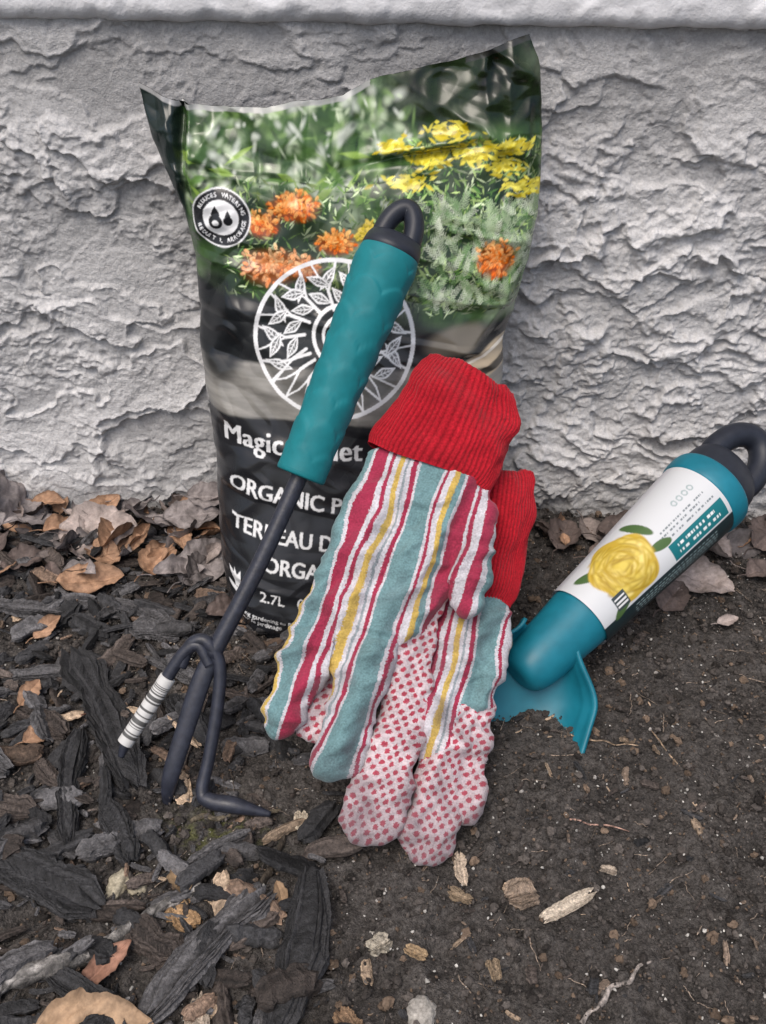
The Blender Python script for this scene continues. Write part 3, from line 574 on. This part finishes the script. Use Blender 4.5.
def glove_body(comps,ax,parent,seed,voxel=.10):
    VV=[];FF=[];nn=0; SP=[];DT=[]
    bm=bmesh.new(); bmesh.ops.create_uvsphere(bm,u_segments=24,v_segments=14,radius=1)
    bm.verts.ensure_lookup_table(); bv=np.array([v.co[:] for v in bm.verts]); bf=[[v.index for v in f.verts] for f in bm.faces]; bm.free()
    for chn,dot in comps:
        c=np.array(chn,float)
        k=max(2,int(np.linalg.norm(np.diff(c[:,:3],axis=0),axis=1).sum()/.35))
        Q=catmull(c,k)
        for q in Q:
            VV.append(bv*q[3:]+q[:3]); FF+= [[i+nn for i in f] for f in bf]; nn+=len(bv); SP.append(q); DT.append(dot)
    me=bpy.data.meshes.new('tmp'); me.from_pydata(np.concatenate(VV).tolist(),[],FF); ob=bpy.data.objects.new('tmp',me); scene.collection.objects.link(ob)
    r=ob.modifiers.new('r','REMESH'); r.mode='VOXEL'; r.voxel_size=voxel
    s=ob.modifiers.new('s','SMOOTH'); s.factor=.5; s.iterations=9
    dg_=bpy.context.evaluated_depsgraph_get(); ev=ob.evaluated_get(dg_); m2=ev.to_mesh()
    n=len(m2.vertices); V=np.empty(n*3,dtype=np.float32); m2.vertices.foreach_get('co',V); V=V.reshape(-1,3)
    NN=np.empty(n*3,dtype=np.float32); m2.vertices.foreach_get('normal',NN); NN=NN.reshape(-1,3)
    F=np.array([p.vertices[:] for p in m2.polygons if len(p.vertices)==4])
    ev.to_mesh_clear(); bpy.data.objects.remove(ob)
    SP=np.array(SP); DT=np.array(DT,float)
    best=np.full(len(V),1e9); lab=np.zeros(len(V))
    for q,dt in zip(SP,DT):
        e=np.linalg.norm((V-q[:3])/q[3:],axis=1); m=e<best; best[m]=e[m]; lab[m]=dt
    x,d,nz=V.T
    lab=np.maximum(lab,(NN[:,2]<-.45).astype(float))
    s=(x-(ax[0]+ax[2]*(d-ax[1])))*math.cos(math.atan(ax[2]))
    f1=fbm(s*.38+.06*d,d*.09,2,seed+1); f2=fbm(s*.2+.25*d,d*.2-.15*s,2,seed+2); f3=fbm(s*.7,d*.4,2,seed+3); f4=fbm(s*.18-.3*d,d*.25+.15*s,2,seed+4); f5=fbm(s*.5+.45*d,d*.5-.3*s,2,seed+6)
    def ridge(n,k): return (1-np.sqrt(np.clip((n*k)**2+.02,0,1)))
    amp=sst(5.6,8,d) if seed==400 else sst(12,14,d)
    dsp=(.50*ridge(f1,3.2)+.40*ridge(f2,4)+.22*f3+.34*ridge(f4,4)+.16*ridge(f5,4)-.38)*amp-.06*(1-amp)
    s0=s+.05*fbm(d*.4,s*.4,2,seed)+.18*f3+.14*f1*amp+.25*fbm(d*.15,s*.2,2,seed+12)*amp
    V=V+NN*dsp[:,None]*np.array([.6,.6,1])
    at=np.stack([s0,d,lab],-1)
    dirt=np.clip(.04+.5*sst(19.5,25,d)+.35*sst(.0,.5,fbm(x*.5,d*.5,3,seed+9))*sst(8,18,d),0,.7)
    return mk('striped_body',g2w(V),F,M_fab,None,True,parent,attrs={'gs':at,'dirt':np.stack([dirt]*3,-1)})
def cuff(parent,c0,c1,n0,n1,hw0,hw1,th0,th1,seed,fold=0):
    na,nt=720,74
    c0=np.array(c0);c1=np.array(c1); ax=(c1-c0); L=np.linalg.norm(ax); ax/=L; e=np.array([-ax[1],ax[0]])
    phi=np.linspace(0,2*np.pi,na,endpoint=False)[None,:]
    t=np.concatenate([np.linspace(0,1,56),np.full(4,1.0),np.linspace(1,.55,14)])[:,None]
    k=np.arange(74)[:,None]
    inn=np.where(k<56,0,np.minimum((k-55)/4,1))*.28
    endr=np.where(k<56,-.16*(1-sst(0,.08,t))-.14*sst(.92,1,t),-.14)
    hw=hw0+(hw1-hw0)*t+.12*np.sin(t*np.pi); th=th0+(th1-th0)*t+.25*np.sin(t*np.pi)
    rib=.05*np.abs(np.sin(phi*34))*(k<60)
    cs,sn=np.cos(phi),np.sin(phi)
    lump=.30*fbm(cs*1.6+seed,sn*1.6+t*1.6,3,seed)+.25*fbm(cs*1.1+t*1.5,t*3+sn*.8,3,seed+2)
    ro=rib+endr-inn+lump*sst(0,.3,t)
    fx=fold*np.exp(-((t-.72)/.16)**2)*np.exp(-((cs*(1 if e[0]>0 else -1)-1)/.35)**2)
    px=np.sign(cs)*np.abs(cs)**.85*(hw+ro+fx); pn=np.sign(sn)*np.abs(sn)**.8*(th+ro)
    pn=pn+(.22*np.sin(t*9+cs*2.2+seed)+.15*np.sin(t*5-cs*4+seed))*sst(.1,.4,t)*(sn>0)*np.abs(sn)
    bendx=.15*np.sin(t*3.2)
    tt=t+.03*np.sin(phi*2+seed)*t+.06*fbm(cs*1.5,sn*1.5,2,seed+5)*t+.03*np.sin(cs*3)*(1-t)
    n=n0+(n1-n0)*t+pn
    x=c0[0]+ax[0]*L*tt+e[0]*(px+bendx); d=c0[1]+ax[1]*L*tt+e[1]*(px+bendx)
    V=g2w(np.stack([x+0*n,d+0*n,n],-1).reshape(-1,3))
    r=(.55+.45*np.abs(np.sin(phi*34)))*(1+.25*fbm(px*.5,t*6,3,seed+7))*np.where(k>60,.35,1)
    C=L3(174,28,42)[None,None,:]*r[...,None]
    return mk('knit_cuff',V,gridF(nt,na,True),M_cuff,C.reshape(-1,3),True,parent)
gA=empty('gardening_glove')
glove_body([
 ([(2.45,5.2,.6,3.4,.6,.6),(2.2,7,.7,3.65,1,.85),(1.2,9.5,.8,3.5,1.2,1.05),(.1,12,.7,3.5,1.2,1.0),(-.6,14.0,.6,3.1,1.2,.9)],0),
 ([(-2.4,13,.6,1.5,1.4,.85),(-3.8,16.2,.6,1.25,1.2,.85),(-5.0,18.9,.5,.92,.95,.8)],0),
 ([(-.6,13.5,.8,1.6,1.4,.95),(-1.1,17,.95,1.4,1.2,.95),(-1.9,20.6,.7,1.15,1.1,.85)],0),
 ([(1.9,12.6,.1,1.4,1.3,.8),(1.4,16.5,.0,1.2,1.1,.8),(.8,19.5,.0,1.2,1.1,.75),(-.3,23.3,.6,1.5,1.2,.8)],1),
 ([(-2.2,16,-.4,1.1,1,.6),(-3.0,19.0,-.5,1.1,1,.6)],1),
 ([(4.5,6.9,.6,1.0,1.0,.6),(4.6,9.5,1.1,1.1,1.1,.75),(4.3,12.6,1.0,.88,1.0,.65)],0)],(2.4,5.7,-.305),gA,400)
cuff(gA,(2.25,6.0),(4.6,.7),.65,.5,3.5,2.55,.95,1.0,41,fold=.5)
gB=empty('gardening_glove')
glove_body([
 ([(4.8,12.0,-1.4,1.9,.8,.55),(4.5,14.5,-1.3,2.2,1.2,.85),(3.7,17.5,-1.0,2.1,1.2,.85)],0),
 ([(3.2,17,-.8,1.3,1.2,.75),(2.8,20,-.5,1.2,1.2,.75)],0),
 ([(3.6,18.5,-.9,1.3,1.2,.8),(3.0,21.5,-.4,1.2,1.2,.8),(2.4,24.4,.0,1.4,1.2,.8)],1),
 ([(4.9,16.6,-1.4,1.0,1.2,.7),(4.6,19.5,-1.2,1.0,1.2,.7),(4.1,22.6,-.7,.95,1.1,.7)],1)],(5.9,12,-.25),gB,430)
cuff(gB,(4.8,12.6),(6.3,5.4),-1.5,-1.6,2.1,1.95,.8,.75,57,fold=.2)
# ------------------------------------------------------------ hand cultivator
hc=empty('hand_cultivator')
def frame(a,b):
    a=np.array(a,float);b=np.array(b,float); ax=b-a; L=np.linalg.norm(ax); ax/=L
    w=np.cross(ax,np.array([0,-.82,.57])); w/=np.linalg.norm(w); n=np.cross(w,ax)
    if n[1]>0: n=-n; w=-w
    return a,ax,w,n,L
a,ax,w,n,L=frame((-4.25,-16.7,13.7),(1.15,-8.7,25.1))
def lathe(name,a,ax,w,n,prof,na,mat,parent,mod=None,col=None,flat=None):
    ts=np.array([p[0] for p in prof]); rs=np.array([p[1] for p in prof])
    m=max(60,int((ts[-1]-ts[0])*16))
    if col is not None: m=360
    PR=catmull(np.stack([ts,rs,0*ts],-1),m); t=PR[:,0][:,None]; r=np.maximum(PR[:,1],.005)[:,None]
    ph=np.linspace(0,2*np.pi,na,endpoint=False)[None,:]
    rr=r+(mod(t,ph) if mod else 0)
    fl=flat(t) if flat else 1
    P=a+ax*t[...,None]+w*(rr*np.cos(ph))[...,None]+n*(rr*fl*np.sin(ph))[...,None]
    C=None if col is None else col(t,ph).reshape(-1,3)
    return mk(name,P.reshape(-1,3),gridF(m,na,True),mat,C,True,parent)
def scallop(t,ph):
    row=np.floor(t/1.5); f=t/1.5-row; off=(row%2)*.5
    g=(ph/(2*np.pi)*5+off)%1-.5
    q=f-.5+1.6*g*g
    return (-.03+.08*sst(-.45,.45,q)-.08*sst(.42,.54,q))*sst(.6,1.4,t)*sst(12,11.3,t)
lathe('grip',a,ax,w,n,[(-.02,.3),(0,.9),(.03,1.22),(.25,1.30),(.5,1.28),(3,1.28),(6,1.36),(9,1.50),(10.6,1.58),(11.6,1.60),(12.2,1.53),(12.4,1.35),(12.45,1.1)],160,M_teal,hc,scallop)
lathe('end_cap',a,ax,w,n,[(11.9,1.2),(12.2,1.50),(12.5,1.52),(12.9,1.42),(13.15,1.25),(13.3,.8),(13.35,0.02)],64,M_dark,hc,flat=lambda t:1-.35*sst(12.4,13.4,t))
def loop(parent,c,ax,w,hl,hwid,r,flat=1.0,taper=.75,nrm=None,wide=1.0):
    P=[]
    for th in np.linspace(0,2*np.pi,96,endpoint=False):
        s,co=math.sin(th),math.cos(th); uu=hl*np.sign(s)*abs(s)**.8; k=wide+(taper-wide)*(uu/hl+1)/2
        P.append(c+ax*uu+w*hwid*co*k)
    V,F=sweep(P,r,seg=20,flat=flat,up=nrm,closed=True)
    return mks('hang_loop',V,F,mat=M_dark,parent=parent)
loop(hc,a+ax*13.5,ax,w,1.15,.76,.52,flat=1.15,nrm=n,taper=.72,wide=1.25)
V,F=sweep([(-3.9,-16.2,14.4),(-6.2,-19.4,10.2),(-8.55,-22.2,6.4)],[.44,.43,.45],n=40,seg=24); mks('shaft',V,F,mat=M_steel,parent=hc)
V,F=sweep([(-8.3,-21.9,6.8),(-9.1,-23.0,5.3),(-9.9,-24.5,3.2),(-10.6,-25.8,1.2),(-10.9,-26.3,-.6)],[.42,.50,.48,.42,.15],n=50,seg=24,flat=.6,up=(0,-.8,.6)); mks('tine_centre',V,F,mat=M_steel,parent=hc)
V,F=sweep([(-8.6,-22.6,6.1),(-9.2,-22.0,6.9),(-10.0,-22.2,6.5),(-11.2,-23.2,4.9),(-12.7,-24.6,2.9),(-13.1,-25.1,2.1)],[.28,.32,.33,.32,.3,.16],n=60,seg=20); mks('tine_left',V,F,mat=M_steel,parent=hc)
V,F=sweep([(-10.1,-22.5,5.9),(-9.6,-21.9,6.9),(-8.8,-21.9,7.1),(-8.15,-22.5,6.1),(-8.2,-23.6,4.5),(-8.6,-25.2,2.3),(-8.9,-26.3,1.0),(-8.4,-26.7,.75),(-7.2,-26.9,.7),(-5.4,-27.1,.3)],[.28,.33,.33,.33,.33,.32,.34,.4,.42,.14],n=120,seg=20); mks('tine_right',V,F,mat=M_steel,parent=hc)
V,F=sweep([(-10.75,-22.85,5.5),(-11.6,-23.55,4.35),(-12.9,-24.75,2.7)],[.42,.42,.4],n=140,seg=24)
tt=(np.arange(len(V))//24)/140.; rb=np.random.RandomState(3).rand(80)
bc=np.where((rb[(tt*80).astype(int)%80]>.5)&(tt>.12)&(tt<.92),.10,.6); C=np.stack([bc,bc,bc*.98],-1); mks('barcode_sticker',V,F,mat=M_label,col=C,parent=hc)
# ------------------------------------------------------------ trowel
tr=empty('garden_trowel')
a,ax,w,n,L=frame((9.0,-18.1,2.9),(22.0,-6.9,9.0))
rl=np.random.RandomState(9)
pet=[(rl.rand()*6.3,rl.rand(),rl.rand()) for i in range(80)]
def labelcol(t,ph):
    T=t+0*ph-.6; A=(ph-np.pi/2+np.pi)%(2*np.pi)-np.pi+0*t
    A=A*2.3
    C=np.zeros(T.shape+(3,),dtype=np.float32)+np.array(L3(206,209,212))
    def pt(m,c):
        nonlocal C; C=C*(1-m[...,None])+m[...,None]*np.array(c,dtype=np.float32)
    sg=1 if w[2]>0 else -1
    D=A*sg
    pt(sst(1.25,1.32,D),L3(30,46,50)); pt(sst(3.1,3.2,np.abs(D)),L3(200,200,205))
    pt((np.abs(D-.68)<.52)*(T>8.6)*(T<13.2)*1.0,L3(24,112,120))
    for i,(z0,hh,t0,t1) in enumerate([(.86,.10,9.0,12.8),(.48,.10,9.2,12.4),(-.15,.05,8.4,12.9),(-.4,.05,8.4,12.0),(-.65,.05,8.8,12.6)]):
        c=L3(225,232,232) if i<2 else L3(120,130,135)
        pt((np.abs(D-z0)<hh)*(T>t0)*(T<t1)*(np.sin(T*(19+3*i)+2*np.sin(T*3))>-.5)*(np.sin(T*7.3+i*2)>-.85)*1.0,c)
    for i in range(4): pt((np.abs(D-1.6-.22*i)<.05)*(T>5)*(T<12)*(np.sin(T*(17+2*i))>-.4)*1.0,L3(150,170,170))
    for (t0,d0,rt,rd,ro) in [(4.2,-1.8,1.2,.4,.6),(4.4,.9,1.1,.35,-.5),(8.2,-1.9,1.1,.35,1.2),(8.4,-.2,.8,.3,.2)]:
        c,s=math.cos(ro),math.sin(ro); u=((T-t0)*c+(D-d0)*s)/rt; v=(-(T-t0)*s+(D-d0)*c)/rd; pt(1-sst(.85,1,np.hypot(u,v)),L3(74,102,58))
    t1,d1,sc=5.9,-.85,1.35
    r=np.hypot(T-t1,(D-d1))/sc+.10*np.sin(5*np.arctan2(D-d1,T-t1)); pt(1-sst(1.5,1.6,r),L3(196,166,62))
    for i,(an,ra,sh_) in enumerate(pet):
        rr=(1-i/80)**.7*1.35*sc; x=t1+rr*math.cos(an); z=d1+rr*math.sin(an); th=an+1.57+(ra-.5)*.7; c,s=math.cos(th),math.sin(th)
        k1=(.35+.35*ra)*sc; u=((T-x)*c+(D-z)*s)/k1; v=(-(T-x)*s+(D-z)*c)/(.24*sc)
        v=v+.5*u*u
        pt(.7*(1-sst(.6,1,np.hypot(u,v))),L3(150+40*sh_,120+40*sh_,36)); pt(.85*(1-sst(.4,.95,np.hypot(u,v-.3))),L3(212+28*sh_,188+35*sh_,74+70*sh_))
    pt((T>3.9)*(T<4.9)*(np.abs(D-.55)<.5)*1.0,L3(60,70,72)); pt((T>4.0)*(T<4.8)*(np.abs(D-.55)<.4)*(np.sin(D*25)>0)*1.0,L3(220,220,220))
    for k_ in range(4):
        q=np.hypot(T-10.9-.48*k_,D+1.3); pt(.8*(1-sst(.03,.055,np.abs(q-.15))),L3(140,160,162))
    return C
lathe('handle_tube',a,ax,w,n,[(-1.9,.02),(-1.88,.8),(-1.6,1.25),(-1.0,1.5),(0,1.66),(2,1.8),(4,1.95),(6.0,2.0)],120,M_tealp,tr)
lathe('label_sleeve',a,ax,w,n,[(3.4,1.9),(3.42,2.0),(3.5,2.05),(7,2.22),(10,2.4),(13,2.56),(14.1,2.60),(14.15,2.56),(14.16,2.2)],420,M_label,tr,col=labelcol)
lathe('teal_collar',a,ax,w,n,[(13.8,2.3),(14.0,2.52),(14.2,2.68),(14.8,2.74),(15.3,2.7),(15.5,2.55),(15.55,2.2)],120,M_tealp,tr)
lathe('end_cap',a,ax,w,n,[(15.1,2.2),(15.35,2.46),(16.0,2.42),(16.8,2.3),(17.4,1.95),(17.8,1.2),(17.86,.02)],96,M_dark,tr,flat=lambda t:1-.3*sst(15.5,17.8,t))
loop(tr,a+ax*18.2,ax,w,2.0,1.6,.78,flat=1.05,nrm=n,taper=.78,wide=1.1)
J=np.array([8.9,-17.9,3.2]); E=np.array([6.0,-24.2,-1.7]); D=(E-J); Lb=np.linalg.norm(D); D/=Lb
W=np.array([5.9,2.2,.75]); W-=D*W.dot(D); W/=np.linalg.norm(W); Nn=np.cross(W,D)
if Nn[2]>0: Nn=-Nn
m,k=60,61
t=np.linspace(-.12,1,m)[:,None]; q=np.linspace(-1,1,k)[None,:]
hw=1.6+1.75*sst(-.12,.28,t)+.1*t; dp=1.5+.9*sst(-.1,.4,t)
X=hw*np.sign(q)*np.abs(np.sin(np.abs(q)*np.pi/2))**.8; Y=dp*(np.cos(q*np.pi/2)**.75)-.25*sst(.93,1,np.abs(q))
X=X+.35*np.sign(q)*sst(.88,1,np.abs(q))*sst(-.1,.2,t)
P=J+D*(t*Lb)[...,None]+W*X[...,None]+Nn*(Y+0*t-1.0+.2*t)[...,None]
ob=mk('blade',P.reshape(-1,3),gridF(m,k),M_tealp,None,True,tr)
so=ob.modifiers.new('s','SOLIDIFY'); so.thickness=.002; so.offset=0
# ------------------------------------------------------------ light, camera
wd=bpy.data.worlds.new("World"); scene.world=wd; wd.use_nodes=True
nt=wd.node_tree; sk=nt.nodes.new('ShaderNodeTexSky'); sk.sky_type='NISHITA'; sk.sun_disc=False
az=math.radians(-155); el=math.radians(60)
sk.sun_elevation=el; sk.sun_rotation=az; sk.dust_density=5; sk.air_density=1
nt.links.new(sk.outputs[0],nt.nodes['Background'].inputs[0]); nt.nodes['Background'].inputs[1].default_value=.15
sd=bpy.data.lights.new('sun','SUN'); sd.energy=1.5; sd.angle=math.radians(34); sd.color=(1,.96,.91)
so=bpy.data.objects.new('sun',sd); scene.collection.objects.link(so)
dv=Vector((math.sin(az)*math.cos(el),math.cos(az)*math.cos(el),math.sin(el))); so.rotation_euler=dv.to_track_quat('Z','Y').to_euler(); so.location=dv*3
cam=bpy.data.cameras.new('camera'); cam.sensor_fit='VERTICAL'; cam.sensor_height=24; cam.lens=24*950/1024; cam.clip_start=.01; cam.clip_end=200
co=bpy.data.objects.new('camera',cam); scene.collection.objects.link(co)
co.matrix_world=Matrix.Translation((0,-.573,.40))@(Matrix.Rotation(math.radians(55),4,'X')@Matrix.Rotation(math.radians(.8),4,'Z'))
scene.camera=co
scene.view_settings.view_transform='Standard'; scene.view_settings.look='None'; scene.view_settings.exposure=0
